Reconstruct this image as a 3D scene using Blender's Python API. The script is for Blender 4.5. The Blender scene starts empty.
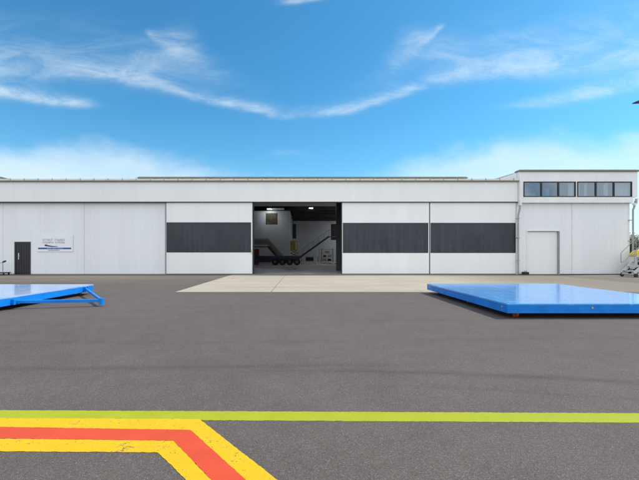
import bpy, bmesh, math, random
from mathutils import Vector, Matrix
R = math.radians
rnd = random.Random(7)
S = bpy.context.scene
COL = S.collection

# ------------------------------------------------------------------ survey of the place
F, CX, HZ, EYE = 360.0, 304.0, 253.0, 1.55       # focal length (photo px), optical axis, eye height (m)
D = EYE * F / 21.4                               # distance to the hangar front (26.1 m)
def wx(px, Y=D): return (px - CX) * Y / F
def wz(py, Y=D): return EYE - (py - HZ) * Y / F
def gnd(px, py, h=0.0):
    Y = (EYE - h) * F / (py - HZ)
    return ((px - CX) * Y / F, Y)

# ------------------------------------------------------------------ mesh collecting
class MB:
    def __init__(s): s.v = []; s.f = []
    def box(s, x0, x1, y0, y1, z0, z1):
        n = len(s.v)
        s.v += [(x0,y0,z0),(x1,y0,z0),(x1,y1,z0),(x0,y1,z0),(x0,y0,z1),(x1,y0,z1),(x1,y1,z1),(x0,y1,z1)]
        s.f += [tuple(n+i for i in q) for q in ((0,3,2,1),(4,5,6,7),(0,1,5,4),(1,2,6,5),(2,3,7,6),(3,0,4,7))]
        return s
    def poly(s, pts):
        n = len(s.v); s.v += [tuple(p) for p in pts]; s.f.append(tuple(range(n, n+len(pts)))); return s
    def prism(s, pts, axis, a, b):
        """extrude a closed outline (2-D) along an axis"""
        def P(u, w, t):
            return {'x': (t,u,w), 'y': (u,t,w), 'z': (u,w,t)}[axis]
        n = len(s.v); k = len(pts)
        s.v += [P(u,w,a) for u,w in pts] + [P(u,w,b) for u,w in pts]
        s.f.append(tuple(n+i for i in range(k))); s.f.append(tuple(n+k+i for i in reversed(range(k))))
        for i in range(k):
            j = (i+1) % k
            s.f.append((n+i, n+k+i, n+k+j, n+j))
        return s
    def tube(s, p, q, r, n=8, r2=None):
        p, q = Vector(p), Vector(q); d = (q-p).normalized()
        a = d.orthogonal().normalized(); b = d.cross(a); m = len(s.v); r2 = r if r2 is None else r2
        for c, rr in ((p, r), (q, r2)):
            for i in range(n):
                t = 2*math.pi*i/n; s.v.append(tuple(c + rr*(math.cos(t)*a + math.sin(t)*b)))
        for i in range(n):
            j = (i+1) % n; s.f.append((m+i, m+j, m+n+j, m+n+i))
        s.f.append(tuple(m+i for i in reversed(range(n)))); s.f.append(tuple(m+n+i for i in range(n)))
        return s
    def bar(s, p, q, w, h):
        """rectangular bar from p to q"""
        p, q = Vector(p), Vector(q); d = (q-p).normalized()
        up = Vector((0,0,1)) if abs(d.z) < .95 else Vector((0,1,0))
        a = d.cross(up).normalized(); b = a.cross(d); m = len(s.v)
        for c in (p, q):
            for (i, j) in ((-1,-1),(1,-1),(1,1),(-1,1)): s.v.append(tuple(c + a*i*w/2 + b*j*h/2))
        s.f += [tuple(m+i for i in t) for t in ((0,1,2,3),(7,6,5,4),(0,4,5,1),(1,5,6,2),(2,6,7,3),(3,7,4,0))]
        return s
    def path(s, pts, r, n=8):
        for a, b in zip(pts, pts[1:]): s.tube(a, b, r, n)
        return s
    def ribs(s, x0, x1, y, z0, z1, pitch=.3, depth=.007, thick=.06):
        """profiled steel sheet standing at y, facing -y"""
        xs = [(x0, y)]; x = x0 + pitch*.5
        while x < x1 - pitch*.3:
            xs += [(x-.03, y), (x-.015, y-depth), (x+.015, y-depth), (x+.03, y)]; x += pitch
        xs += [(x1, y), (x1, y+thick), (x0, y+thick)]
        return s.prism(xs, 'z', z0, z1)
    def build(s, name, mat, parent=None, bevel=0, smooth=False, seg=2):
        off = Vector(parent_origin(parent)) if parent else Vector((0,0,0))
        me = bpy.data.meshes.new(name)
        me.from_pydata([tuple(Vector(v)-off) for v in s.v], [], s.f)
        bm = bmesh.new(); bm.from_mesh(me)
        bmesh.ops.recalc_face_normals(bm, faces=bm.faces)
        if bevel:
            bmesh.ops.bevel(bm, geom=[e for e in bm.edges if len(e.link_faces) == 2 and e.calc_face_angle(0) > .6],
                            offset=bevel, segments=seg, affect='EDGES', profile=.6)
        bm.to_mesh(me); bm.free()
        if smooth:
            for p in me.polygons: p.use_smooth = True
            me.set_sharp_from_angle(angle=R(40))
        me.materials.append(mat)
        o = bpy.data.objects.new(name, me); COL.objects.link(o)
        if parent: o.parent = parent
        return o
def build_each(mb, name, mat, parent=None, **kw):
    """every loose piece becomes an object of its own"""
    par = list(range(len(mb.v)))
    def find(i):
        while par[i] != i: par[i] = par[par[i]]; i = par[i]
        return i
    for f in mb.f:
        for i in f[1:]: par[find(i)] = find(f[0])
    groups = {}
    for f in mb.f: groups.setdefault(find(f[0]), []).append(f)
    out = []
    for fs_ in groups.values():
        ids = sorted({i for f in fs_ for i in f}); mp = {i: k for k, i in enumerate(ids)}
        q = MB(); q.v = [mb.v[i] for i in ids]; q.f = [tuple(mp[i] for i in f) for f in fs_]
        out.append(q.build(name, mat, parent, **kw))
    return out
def parent_origin(p):
    o = Vector((0,0,0))
    while p: o += p.location; p = p.parent
    return o
def tag(o, label, cat, group=None):
    o['label'] = label; o['category'] = cat
    if group: o['group'] = group
    return o
def thing(name, label, cat, loc=(0,0,0), group=None):
    o = bpy.data.objects.new(name, None); COL.objects.link(o); o.location = loc
    o.empty_display_size = .3
    return tag(o, label, cat, group)
def struct(o): o['kind'] = 'structure'; return o
def copy_tree(o, parent=None):
    c = o.copy(); COL.objects.link(c)
    if parent: c.parent = parent
    for ch in list(o.children): copy_tree(ch, c)
    return c

# ------------------------------------------------------------------ materials
class NT:
    def __init__(s, tree): s.t = tree; s.n = tree.nodes; s.l = tree.links
    def node(s, typ, **kw):
        n = s.n.new(typ)
        for k, v in kw.items(): setattr(n, k, v)
        return n
    def put(s, sock, v):
        if hasattr(v, 'links') or isinstance(v, bpy.types.NodeSocket): s.l.new(v, sock)
        else: sock.default_value = v
    def m(s, op, a, b=None, c=None, clamp=False):
        n = s.node('ShaderNodeMath', operation=op); n.use_clamp = clamp
        s.put(n.inputs[0], a)
        if b is not None: s.put(n.inputs[1], b)
        if c is not None: s.put(n.inputs[2], c)
        return n.outputs[0]
    def mix(s, f, a, b, blend='MIX'):
        n = s.node('ShaderNodeMix', data_type='RGBA', blend_type=blend)
        s.put(n.inputs[0], f); s.put(n.inputs[6], a); s.put(n.inputs[7], b)
        return n.outputs[2]
    def comb(s, x, y, z=0.0):
        n = s.node('ShaderNodeCombineXYZ')
        for i, v in enumerate((x,y,z)): s.put(n.inputs[i], v)
        return n.outputs[0]
    def noise(s, vec, scale, detail=4, rough=.55, dist=0):
        n = s.node('ShaderNodeTexNoise'); s.put(n.inputs['Vector'], vec)
        n.inputs['Scale'].default_value = scale; n.inputs['Detail'].default_value = detail
        n.inputs['Roughness'].default_value = rough; n.inputs['Distortion'].default_value = dist
        return n.outputs[0]
    def mapv(s, vec, scale):
        n = s.node('ShaderNodeMapping'); s.put(n.inputs['Vector'], vec); n.inputs['Scale'].default_value = scale
        return n.outputs[0]
    def ramp(s, f, lo, hi, a=0.0, b=1.0):
        n = s.node('ShaderNodeMapRange'); s.put(n.inputs[0], f)
        for i, v in enumerate((lo, hi, a, b)): n.inputs[1+i].default_value = v
        n.interpolation_type = 'SMOOTHSTEP'
        return n.outputs[0]
    def fcurve(s, x, pts):
        n = s.node('ShaderNodeFloatCurve'); c = n.mapping.curves[0]
        while len(c.points) > 2: c.points.remove(c.points[-1])
        c.points[0].location = pts[0]; c.points[1].location = pts[-1]
        for p in pts[1:-1]: c.points.new(*p)
        n.mapping.use_clip = True; n.mapping.update()
        s.put(n.inputs['Value'], x)
        return n.outputs[0]
def C4(c): return (c[0], c[1], c[2], 1)
def newmat(name):
    m = bpy.data.materials.new(name); m.use_nodes = True
    nt = NT(m.node_tree); b = nt.n['Principled BSDF']
    return m, nt, b
def mat(name, col, rough=.5, var=.1, scale=2.0, metal=0.0, spec=.5, bump=0.0, bscale=20.0, stretch=(1,1,1), stain=None, stain_amt=.0, coat=0):
    """paint / metal with mottling, streaks and fine relief"""
    m, nt, b = newmat(name)
    tc = nt.node('ShaderNodeTexCoord').outputs['Object']
    g = nt.node('ShaderNodeNewGeometry').outputs['Position']
    v = nt.mapv(g, stretch)
    n1 = nt.noise(v, scale, 5, .6)
    k = nt.ramp(n1, .25, .75, 1-var, 1+var)
    c = nt.mix(1.0, C4(col), nt.comb(k, k, k), 'MULTIPLY')
    if stain:
        n2 = nt.noise(nt.mapv(g, (stretch[0]*1.7, stretch[1]*1.7, stretch[2]*1.3)), scale*2.3, 6, .65)
        c = nt.mix(nt.ramp(n2, .55, .8, 0, stain_amt), c, C4(stain))
    nt.put(b.inputs['Base Color'], c)
    r = nt.ramp(nt.noise(v, scale*3, 4), .3, .7, max(.02, rough*.8), min(1, rough*1.2))
    nt.put(b.inputs['Roughness'], r)
    b.inputs['Metallic'].default_value = metal
    b.inputs['Specular IOR Level'].default_value = spec
    b.inputs['Coat Weight'].default_value = coat
    if bump:
        bn = nt.node('ShaderNodeBump'); bn.inputs['Strength'].default_value = bump; bn.inputs['Distance'].default_value = .01
        nt.put(bn.inputs['Height'], nt.noise(g, bscale, 4)); nt.put(b.inputs['Normal'], bn.outputs[0])
    return m

M = {}
M['sheet']   = mat('white_sheet_steel', (.79,.81,.835), .45, .035, .5, stretch=(2.2,2.2,.12), stain=(.55,.55,.52), stain_amt=.11, bump=.08, bscale=1.2)
M['door']    = mat('white_door_panel', (.82,.835,.845), .42, .03, .5, stretch=(2.5,2.5,.12), stain=(.6,.6,.57), stain_amt=.09, bump=.06, bscale=.9)
M['fascia']  = mat('white_fascia', (.81,.82,.83), .45, .03, .4, stretch=(2.0,2.0,.2), stain=(.58,.57,.54), stain_amt=.18, bump=.06, bscale=1.0)
M['trim']    = mat('white_trim', (.80,.80,.78), .4, .05, 1.5)
M['cream']   = mat('cream_roof_sheet', (.72,.68,.58), .5, .08, .9, stain=(.5,.44,.34), stain_amt=.25)
M['greymetal'] = mat('grey_metal', (.30,.31,.32), .45, .12, 3, metal=.3)
M['galv']    = mat('galvanised', (.33,.34,.35), .45, .12, 6, metal=.45)
M['darkmetal'] = mat('dark_metal', (.035,.036,.04), .5, .2, 4)
M['capping'] = mat('grey_capping', (.16,.155,.14), .5, .15, 3)
M['roofsheet'] = mat('pale_roof', (.62,.61,.58), .5, .08, 1.0)
M['ceiling'] = mat('dark_ceiling', (.022,.022,.024), .8, .2, 2)
M['navydoor'] = mat('black_door', (.012,.013,.018), .45, .15, 3, stretch=(6,6,.3))
M['blue']    = mat('blue_paint', (.002,.20,.70), .42, .14, 2.2, spec=.3, stain=(.03,.10,.26), stain_amt=.45)
M['rubber']  = mat('black_rubber', (.018,.018,.019), .75, .2, 9)
M['orange']  = mat('orange_wheel', (.42,.07,.02), .5, .2, 6)
M['steel']   = mat('bright_steel', (.62,.62,.62), .25, .1, 8, metal=.9)
M['steppaint'] = mat('pale_step_paint', (.52,.53,.54), .45, .1, 5)
M['white']   = mat('white_gloss', (.80,.80,.80), .4, .05, 2)
M['room']    = mat('interior_white', (.46,.47,.49), .7, .08, .7)
M['backwall'] = mat('interior_wall', (.60,.60,.62), .7, .08, .6)
M['navy']    = mat('navy_paint', (.014,.017,.07), .5, .3, 3)
M['dullyellow'] = mat('faded_yellow', (.33,.25,.03), .6, .2, 4)
M['yellow']  = mat('yellow_machine', (.62,.47,.02), .45, .12, 3)
M['stairgrey'] = mat('stair_grey', (.12,.115,.115), .6, .15, 4)
M['red']     = mat('dark_red', (.16,.02,.02), .6, .2, 3)
M['wood']    = mat('pallet_wood', (.33,.27,.18), .8, .2, 5)
M['bark']    = mat('bark', (.10,.075,.055), .9, .3, 8, bump=.5)
M['curtain'] = mat('curtain', (.82,.66,.44), .9, .15, 3, stretch=(8,8,.3))
M['signwhite'] = mat('sign_white', (.80,.82,.85), .35, .02, 1)
M['signblue'] = mat('sign_blue', (.03,.09,.32), .4, .05, 4)
M['signgrey'] = mat('sign_violet', (.10,.10,.30), .4, .05, 4)
M['ink']     = mat('sign_ink', (.012,.018,.09), .4, .05, 4)
M['tuggrey'] = mat('tug_body', (.62,.62,.58), .4, .08, 3)

def asphalt():
    m, nt, b = newmat('asphalt')
    g = nt.node('ShaderNodeNewGeometry').outputs['Position']
    sp = nt.node('ShaderNodeSeparateXYZ'); nt.put(sp.inputs[0], g)
    x, y = sp.outputs[0], sp.outputs[1]
    big = nt.noise(g, .22, 5, .6); med = nt.noise(g, 1.6, 5, .65); fine = nt.noise(g, 110, 3, .7)
    vor = nt.node('ShaderNodeTexVoronoi'); nt.put(vor.inputs['Vector'], g); vor.inputs['Scale'].default_value = 140
    st = nt.ramp(vor.outputs['Distance'], .0, .55, 1.25, .75)
    vc = nt.node('ShaderNodeSeparateColor'); nt.put(vc.inputs[0], vor.outputs['Color'])
    stone = nt.m('MULTIPLY', st, nt.ramp(vc.outputs[0], .05, 1, .80, 1.26))
    k = nt.m('MULTIPLY', nt.ramp(big, .3, .7, .93, 1.07), nt.ramp(med, .25, .75, .92, 1.08))
    k = nt.m('MULTIPLY', k, nt.ramp(fine, .3, .7, .80, 1.2))
    k = nt.m('MULTIPLY', k, stone)
    c = nt.mix(1.0, (.127,.1055,.098,1), nt.comb(k,k,k), 'MULTIPLY')
    # pale stones
    c = nt.mix(nt.ramp(vc.outputs[1], .965, .99, 0, .45), c, (.30,.285,.27,1))
    # warm dust lying along the hangar front and to the right of the apron
    dn = nt.noise(nt.mapv(g, (.10,.5,1)), 1.0, 5, .6)
    d1 = nt.ramp(nt.m('ADD', y, nt.m('MULTIPLY', nt.m('SUBTRACT', dn, .5), 8)), 17.5, 23.5)
    d2 = nt.m('MULTIPLY', nt.ramp(x, 7, 13), nt.ramp(nt.m('ADD', y, nt.m('MULTIPLY', nt.m('SUBTRACT', dn, .5), 9)), 11, 15))
    dd = nt.m('MULTIPLY', nt.m('MAXIMUM', nt.m('MULTIPLY', d1, .75), d2), nt.ramp(dn, .25, .7, .35, 1.0))
    c = nt.mix(nt.m('MULTIPLY', dd, .62), c, (.215,.188,.150,1))
    # tyre marks: long dark arcs across the tarmac
    wob = nt.m('MULTIPLY', nt.m('SUBTRACT', nt.noise(nt.mapv(g, (.15,.15,1)), 1, 3), .5), .5)
    tot = None
    for (y0, a, bb, w, amp, x0, x1) in ((4.74,-.03,-.018,.085,.46,-1.5,9),(4.95,.015,-.004,.09,.36,-7,2.5),(6.3,.03,.004,.12,.14,-9,9),(8.3,-.03,.006,.16,.10,-4,12),(4.28,-.06,-.02,.05,.16,0,6)):
        yy = nt.m('ADD', nt.m('MULTIPLY_ADD', nt.m('MULTIPLY', x, x), bb, y0), nt.m('MULTIPLY_ADD', x, a, wob))
        dlt = nt.m('DIVIDE', nt.m('SUBTRACT', y, yy), w)
        gs = nt.m('POWER', 2.718, nt.m('MULTIPLY', nt.m('MULTIPLY', dlt, dlt), -1.0))
        win = nt.m('MULTIPLY', nt.ramp(x, x0, x0+2.5), nt.ramp(x, x1-2.5, x1, 1, 0))
        gs = nt.m('MULTIPLY', nt.m('MULTIPLY', gs, win), nt.m('MULTIPLY', nt.ramp(nt.noise(nt.mapv(g,(.8,6,1)), 2, 4), .2, .7, .35, 1), amp))
        tot = gs if tot is None else nt.m('MAXIMUM', tot, gs)
    c = nt.mix(tot, c, (.035,.034,.036,1))
    # a few oil drips
    oil = nt.noise(g, .9, 2, .4)
    c = nt.mix(nt.ramp(oil, .74, .80, 0, .4), c, (.045,.043,.043,1))
    nt.put(b.inputs['Base Color'], c)
    b.inputs['Roughness'].default_value = .88; b.inputs['Specular IOR Level'].default_value = .25
    bn = nt.node('ShaderNodeBump'); bn.inputs['Strength'].default_value = .55; bn.inputs['Distance'].default_value = .004
    nt.put(bn.inputs['Height'], nt.m('ADD', nt.m('MULTIPLY', vor.outputs['Distance'], -1.0), fine)); nt.put(b.inputs['Normal'], bn.outputs[0])
    return m
M['asphalt'] = asphalt()

def concrete():
    m, nt, b = newmat('apron_concrete')
    g = nt.node('ShaderNodeNewGeometry').outputs['Position']
    sp = nt.node('ShaderNodeSeparateXYZ'); nt.put(sp.inputs[0], g)
    n1 = nt.noise(nt.mapv(g, (.35,.9,1)), .8, 6, .62); n2 = nt.noise(g, 6, 5, .6); n3 = nt.noise(nt.mapv(g,(.12,.6,1)), 1.6, 5, .6)
    k = nt.m('MULTIPLY', nt.ramp(n1, .25, .75, .90, 1.09), nt.ramp(n2, .25, .75, .94, 1.06))
    c = nt.mix(1.0, (.36,.325,.265,1), nt.comb(k,k,k), 'MULTIPLY')
    c = nt.mix(nt.ramp(n3, .48, .72, 0, .45), c, (.265,.232,.180,1))
    c = nt.mix(nt.m('MULTIPLY', nt.ramp(nt.m('ADD', sp.outputs[0], nt.m('MULTIPLY', n3, 3.0)), 7.5, 16.5), nt.ramp(n2,.2,.5,.85,1.0)), c, (.185,.158,.128,1))
    nt.put(b.inputs['Base Color'], c); b.inputs['Roughness'].default_value = .85; b.inputs['Specular IOR Level'].default_value = .3
    bn = nt.node('ShaderNodeBump'); bn.inputs['Strength'].default_value = .3; bn.inputs['Distance'].default_value = .004
    nt.put(bn.inputs['Height'], n2); nt.put(b.inputs['Normal'], bn.outputs[0])
    return m
M['concrete'] = concrete()

def paint(name, col, wear, pepper=.25):
    m, nt, b = newmat(name)
    g = nt.node('ShaderNodeNewGeometry').outputs['Position']
    big = nt.noise(g, 3.0, 4, .6); fine = nt.noise(g, 95, 4, .75); med = nt.noise(g, 20, 4, .6)
    k = nt.m('MULTIPLY', nt.ramp(big, .3, .7, .94, 1.05), nt.ramp(fine, .3, .7, .92, 1.07))
    c = nt.mix(1.0, C4(col), nt.comb(k,k,k), 'MULTIPLY')
    hole = nt.m('ADD', nt.m('MULTIPLY', fine, .55), nt.m('ADD', nt.m('MULTIPLY', med, .25), nt.m('MULTIPLY', big, .30)))
    c = nt.mix(nt.ramp(hole, wear, wear+.02, 0, .92), c, (.09,.08,.075,1))
    vo = nt.node('ShaderNodeTexVoronoi'); nt.put(vo.inputs['Vector'], g); vo.inputs['Scale'].default_value = 62
    vs_ = nt.node('ShaderNodeSeparateColor'); nt.put(vs_.inputs[0], vo.outputs['Color'])
    pep = nt.m('MULTIPLY', nt.m('GREATER_THAN', vs_.outputs[0], .86), nt.m('LESS_THAN', vo.outputs['Distance'], nt.m('MULTIPLY', vs_.outputs[1], .42)))
    pep = nt.m('MULTIPLY', pep, nt.ramp(nt.noise(g, 2.2, 3), .44, .60, 0, pepper))
    c = nt.mix(pep, c, (.10,.085,.06,1))
    c = nt.mix(nt.ramp(nt.noise(g, 1.3, 5), .5, .75, 0, .18), c, (col[0]*.7, col[1]*.7, col[2]*.7+.01, 1))
    nt.put(b.inputs['Base Color'], c); b.inputs['Roughness'].default_value = .75; b.inputs['Specular IOR Level'].default_value = .3
    bn = nt.node('ShaderNodeBump'); bn.inputs['Strength'].default_value = .35; bn.inputs['Distance'].default_value = .004
    nt.put(bn.inputs['Height'], fine); nt.put(b.inputs['Normal'], bn.outputs[0])
    return m
M['p_green'] = paint('green_line_paint', (.315,.345,.012), .66)
M['p_yellow'] = paint('yellow_line_paint', (.61,.39,.006), .628, .85)
M['p_red'] = paint('red_line_paint', (.56,.066,.026), .66)

def tinted():
    m, nt, b = newmat('dark_strip_glazing')
    g = nt.node('ShaderNodeNewGeometry').outputs['Position']
    s1 = nt.noise(nt.mapv(g, (5.5,5.5,.22)), 1.0, 5, .65); s2 = nt.noise(nt.mapv(g, (.6,.6,.5)), 1.0, 3, .5)
    k = nt.m('MULTIPLY', nt.ramp(s1, .3, .72, .6, 1.55), nt.ramp(s2, .3, .7, .7, 1.3))
    c = nt.mix(1.0, (.020,.023,.036,1), nt.comb(k,k,k), 'MULTIPLY')
    nt.put(b.inputs['Base Color'], c)
    nt.put(b.inputs['Roughness'], nt.ramp(s1, .3, .7, .22, .42))
    b.inputs['Specular IOR Level'].default_value = .5
    return m
M['tinted'] = tinted()

def glass():
    m, nt, b = newmat('window_glass')
    nt.n.remove(b)
    out = nt.n['Material Output']
    tr = nt.node('ShaderNodeBsdfTransparent'); tr.inputs[0].default_value = (.66,.74,.84,1)
    gl = nt.node('ShaderNodeBsdfGlossy'); gl.inputs['Roughness'].default_value = .03; gl.inputs['Color'].default_value = (.85,.92,1,1)
    g = nt.node('ShaderNodeNewGeometry').outputs['Position']
    bn = nt.node('ShaderNodeBump'); bn.inputs['Strength'].default_value = .12; bn.inputs['Distance'].default_value = .02
    nt.put(bn.inputs['Height'], nt.noise(g, 1.3, 2)); nt.put(gl.inputs['Normal'], bn.outputs[0])
    mx = nt.node('ShaderNodeMixShader'); mx.inputs[0].default_value = .14
    nt.l.new(tr.outputs[0], mx.inputs[1]); nt.l.new(gl.outputs[0], mx.inputs[2]); nt.l.new(mx.outputs[0], out.inputs[0])
    return m
M['glass'] = glass()

def floor_mat():
    m, nt, b = newmat('hangar_floor')
    g = nt.node('ShaderNodeNewGeometry').outputs['Position']
    n1 = nt.noise(nt.mapv(g, (.12,.08,1)), 1.0, 3, .5)
    c = nt.mix(nt.ramp(n1,.35,.65), (.50,.55,.62,1), (.66,.61,.54,1))
    nt.put(b.inputs['Base Color'], c); nt.put(b.inputs['Roughness'], nt.ramp(n1, .3, .7, .22, .38))
    return m
M['floor'] = floor_mat()

def lamp_mat():
    m, nt, b = newmat('lit_lamp')
    b.inputs['Base Color'].default_value = (.8,.8,.8,1)
    b.inputs['Emission Color'].default_value = (.92,.97,1,1); b.inputs['Emission Strength'].default_value = 88
    return m
M['lamp'] = lamp_mat()

def leaf_mat():
    m, nt, b = newmat('tree_leaves')
    g = nt.node('ShaderNodeNewGeometry').outputs['Position']
    c = nt.mix(nt.ramp(nt.noise(g, 1.1, 4), .3, .7), (.030,.045,.018,1), (.085,.105,.04,1))
    nt.put(b.inputs['Base Color'], c); b.inputs['Roughness'].default_value = .6
    return m
M['leaf'] = leaf_mat()

# ------------------------------------------------------------------ camera, light, sky
cam = bpy.data.cameras.new('camera'); co = bpy.data.objects.new('camera', cam); COL.objects.link(co)
co.location = (0,0,EYE); co.rotation_euler = (R(90),0,0)
cam.sensor_width = 36; cam.lens = 36*F/639
cam.shift_x = (319.5-CX)/639; cam.shift_y = (HZ-240)/639
cam.clip_end = 6000; cam.clip_start = .05
S.camera = co

SUN_EL, SUN_AZ = 50.0, 78.0          # azimuth clockwise from +Y: right of the camera, slightly behind the hangar front
sd = Vector((math.sin(R(SUN_AZ))*math.cos(R(SUN_EL)), math.cos(R(SUN_AZ))*math.cos(R(SUN_EL)), math.sin(R(SUN_EL))))
sun = bpy.data.lights.new('sun', 'SUN'); sun.energy = 3.15; sun.angle = R(.6); sun.color = (1,.93,.84)
so = bpy.data.objects.new('sun', sun); COL.objects.link(so); so.rotation_euler = sd.to_track_quat('Z','Y').to_euler(); so.location = (30,10,40)

W = bpy.data.worlds.new('World'); S.world = W; W.use_nodes = True
nt = NT(W.node_tree); bg = nt.n['Background']
sky = nt.node('ShaderNodeTexSky', sky_type='NISHITA'); sky.sun_disc = False
sky.sun_elevation = R(SUN_EL); sky.sun_rotation = R(SUN_AZ); sky.altitude = 0; sky.air_density = 1.0; sky.dust_density = .6; sky.ozone_density = 2.5
dirv = nt.node('ShaderNodeTexCoord').outputs['Generated']
sp = nt.node('ShaderNodeSeparateXYZ'); nt.put(sp.inputs[0], dirv)
ay = nt.m('MAXIMUM', nt.m('ABSOLUTE', sp.outputs[1]), .04)
U = nt.m('DIVIDE', sp.outputs[0], ay); V = nt.m('DIVIDE', sp.outputs[2], ay)
def pu(px): return (px-CX)/F
def pv(py): return (HZ-py)/F
un = nt.m('MULTIPLY_ADD', U, .5, .5, clamp=True)
def uc(px): return pu(px)*.5+.5
uv = nt.comb(U, V, 0.0)
warp = nt.noise(nt.mapv(uv, (2.2,4.5,1)), 1.0, 5, .6)
strk = nt.noise(nt.mapv(uv, (5.0,15,1)), 1.0, 8, .66, .9)
warp2 = nt.noise(nt.mapv(uv, (8,11,1)), 1.0, 5, .6)
puff = nt.noise(nt.mapv(uv, (5,9,1)), 1.0, 7, .6, .3)
fib  = nt.noise(nt.mapv(uv, (12,40,1)), 1.0, 7, .65, 1.4)
def wisp(pts, width, amp, jit=.05, tex=strk):
    f = nt.fcurve(un, [(0, pv(pts[0][1]))] + [(uc(p), pv(q)) for p, q in pts] + [(1, pv(pts[-1][1]))])
    wd = nt.fcurve(un, [(0, width[0][1])] + [(uc(p), q) for p, q in width] + [(1, width[-1][1])])
    am = nt.fcurve(un, [(0, amp[0][1])] + [(uc(p), q) for p, q in amp] + [(1, amp[-1][1])])
    d = nt.m('ADD', nt.m('SUBTRACT', V, f), nt.m('ADD', nt.m('MULTIPLY', nt.m('SUBTRACT', warp, .5), jit), nt.m('MULTIPLY', nt.m('SUBTRACT', warp2, .5), jit*.55)))
    d = nt.m('DIVIDE', d, wd)
    # sharper lower edge, feathered upper edge
    d = nt.m('MULTIPLY', d, nt.m('ADD', 1.0, nt.m('MULTIPLY', nt.m('LESS_THAN', d, 0.0), .7)))
    gs = nt.m('POWER', 2.718, nt.m('MULTIPLY', nt.m('MULTIPLY', d, d), -1.0))
    t = nt.m('MULTIPLY', nt.ramp(tex, .30, .70, .22, 1.08), nt.ramp(fib, .25, .75, .72, 1.1))
    return nt.m('MULTIPLY', nt.m('MULTIPLY', gs, am), t)
parts = [
  wisp([(-60,76),(0,74),(60,71),(110,74),(150,82),(200,98),(250,109),(290,114),(340,111),(390,99),(430,82),(480,71),(560,64),(639,60),(700,58)],
       [(0,.044),(120,.030),(200,.020),(290,.018),(390,.019),(470,.032),(639,.050)],
       [(0,.55),(100,.62),(200,.62),(290,.62),(390,.62),(480,.60),(639,.55)]),
  wisp([(-60,56),(0,58),(120,64),(250,90),(300,96),(350,90),(480,58),(639,46),(700,44)],
       [(0,.10),(200,.06),(300,.03),(400,.06),(639,.11)],
       [(0,.34),(160,.28),(230,.08),(300,.02),(370,.08),(470,.30),(639,.38)], .08),
  wisp([(0,33),(140,30),(152,36),(170,44),(190,52),(215,70),(300,70)], [(0,.012),(150,.014),(185,.05),(220,.05)],
       [(0,0),(142,0),(152,.5),(172,.5),(192,.36),(222,0),(300,0)], .02),
  wisp([(300,80),(385,66),(402,54),(418,44),(432,36),(445,26),(639,26)], [(300,.06),(390,.06),(410,.045),(440,.012)],
       [(300,0),(378,0),(402,.34),(420,.48),(438,.5),(448,0),(639,0)], .02),
  wisp([(-60,90),(0,93),(40,99),(80,104),(130,107),(300,107)], [(0,.022),(60,.022),(100,.015)], [(0,.8),(60,.74),(88,.45),(112,0),(300,0)], .03),
  wisp([(300,108),(500,108),(535,104),(570,98),(605,90),(639,84),(700,78)], [(500,.012),(560,.022),(639,.03)], [(300,0),(480,0),(525,.4),(570,.72),(639,.82)], .03),
  wisp([(0,62),(110,66),(150,62),(180,58),(230,84),(400,90)], [(0,.05),(120,.05),(180,.055),(230,.04)], [(0,0),(95,0),(150,.28),(185,.30),(225,.10),(250,0),(400,0)], .07),
  wisp([(300,96),(380,78),(410,60),(440,60),(480,66),(639,66)], [(300,.04),(390,.05),(430,.055),(480,.05)], [(300,0),(372,0),(400,.22),(425,.28),(450,.22),(500,0),(639,0)], .07),
  wisp([(200,2),(270,3),(296,1),(320,-3),(380,-4)], [(200,.012),(380,.014)], [(200,0),(262,0),(285,.5),(305,.7),(325,.3),(340,0),(380,0)], .015),
  wisp([(200,150),(270,154),(290,153),(310,156),(400,156)], [(200,.010),(400,.012)], [(200,0),(262,0),(285,.14),(300,.10),(330,0),(400,0)], .015),
]
tot = parts[0]
for p in parts[1:]:
    tot = nt.m('SUBTRACT', nt.m('ADD', tot, p), nt.m('MULTIPLY', tot, p))
# low bank of cloud standing behind the hangar
top = nt.fcurve(un, [(0,pv(150)),(uc(0),pv(152)),(uc(50),pv(145)),(uc(110),pv(145)),(uc(170),pv(158)),(uc(230),pv(175)),(uc(300),pv(186)),(uc(370),pv(180)),(uc(420),pv(163)),(uc(480),pv(147)),(uc(540),pv(138)),(uc(600),pv(141)),(uc(639),pv(138)),(1,pv(140))])
bank = nt.ramp(nt.m('ADD', nt.m('SUBTRACT', top, V), nt.m('MULTIPLY', nt.m('SUBTRACT', puff, .5), .12)), -.035, .055)
bank = nt.m('MULTIPLY', bank, nt.ramp(nt.noise(nt.mapv(uv,(3,8,1)), 1.0, 6, .6), .25, .75, .62, .95))
tot = nt.m('SUBTRACT', nt.m('ADD', tot, bank), nt.m('MULTIPLY', tot, bank), clamp=True)
fill_cloud = nt.noise(nt.mapv(dirv, (4.2,4.2,7.5)), 1.0, 8, .58, .3)
fill_cloud = nt.m('MULTIPLY', nt.ramp(fill_cloud, .31, .49), nt.ramp(nt.m('ADD', nt.m('MULTIPLY', sp.outputs[1], -1.0), nt.m('MULTIPLY', sp.outputs[2], .30)), .02, .28))
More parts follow.
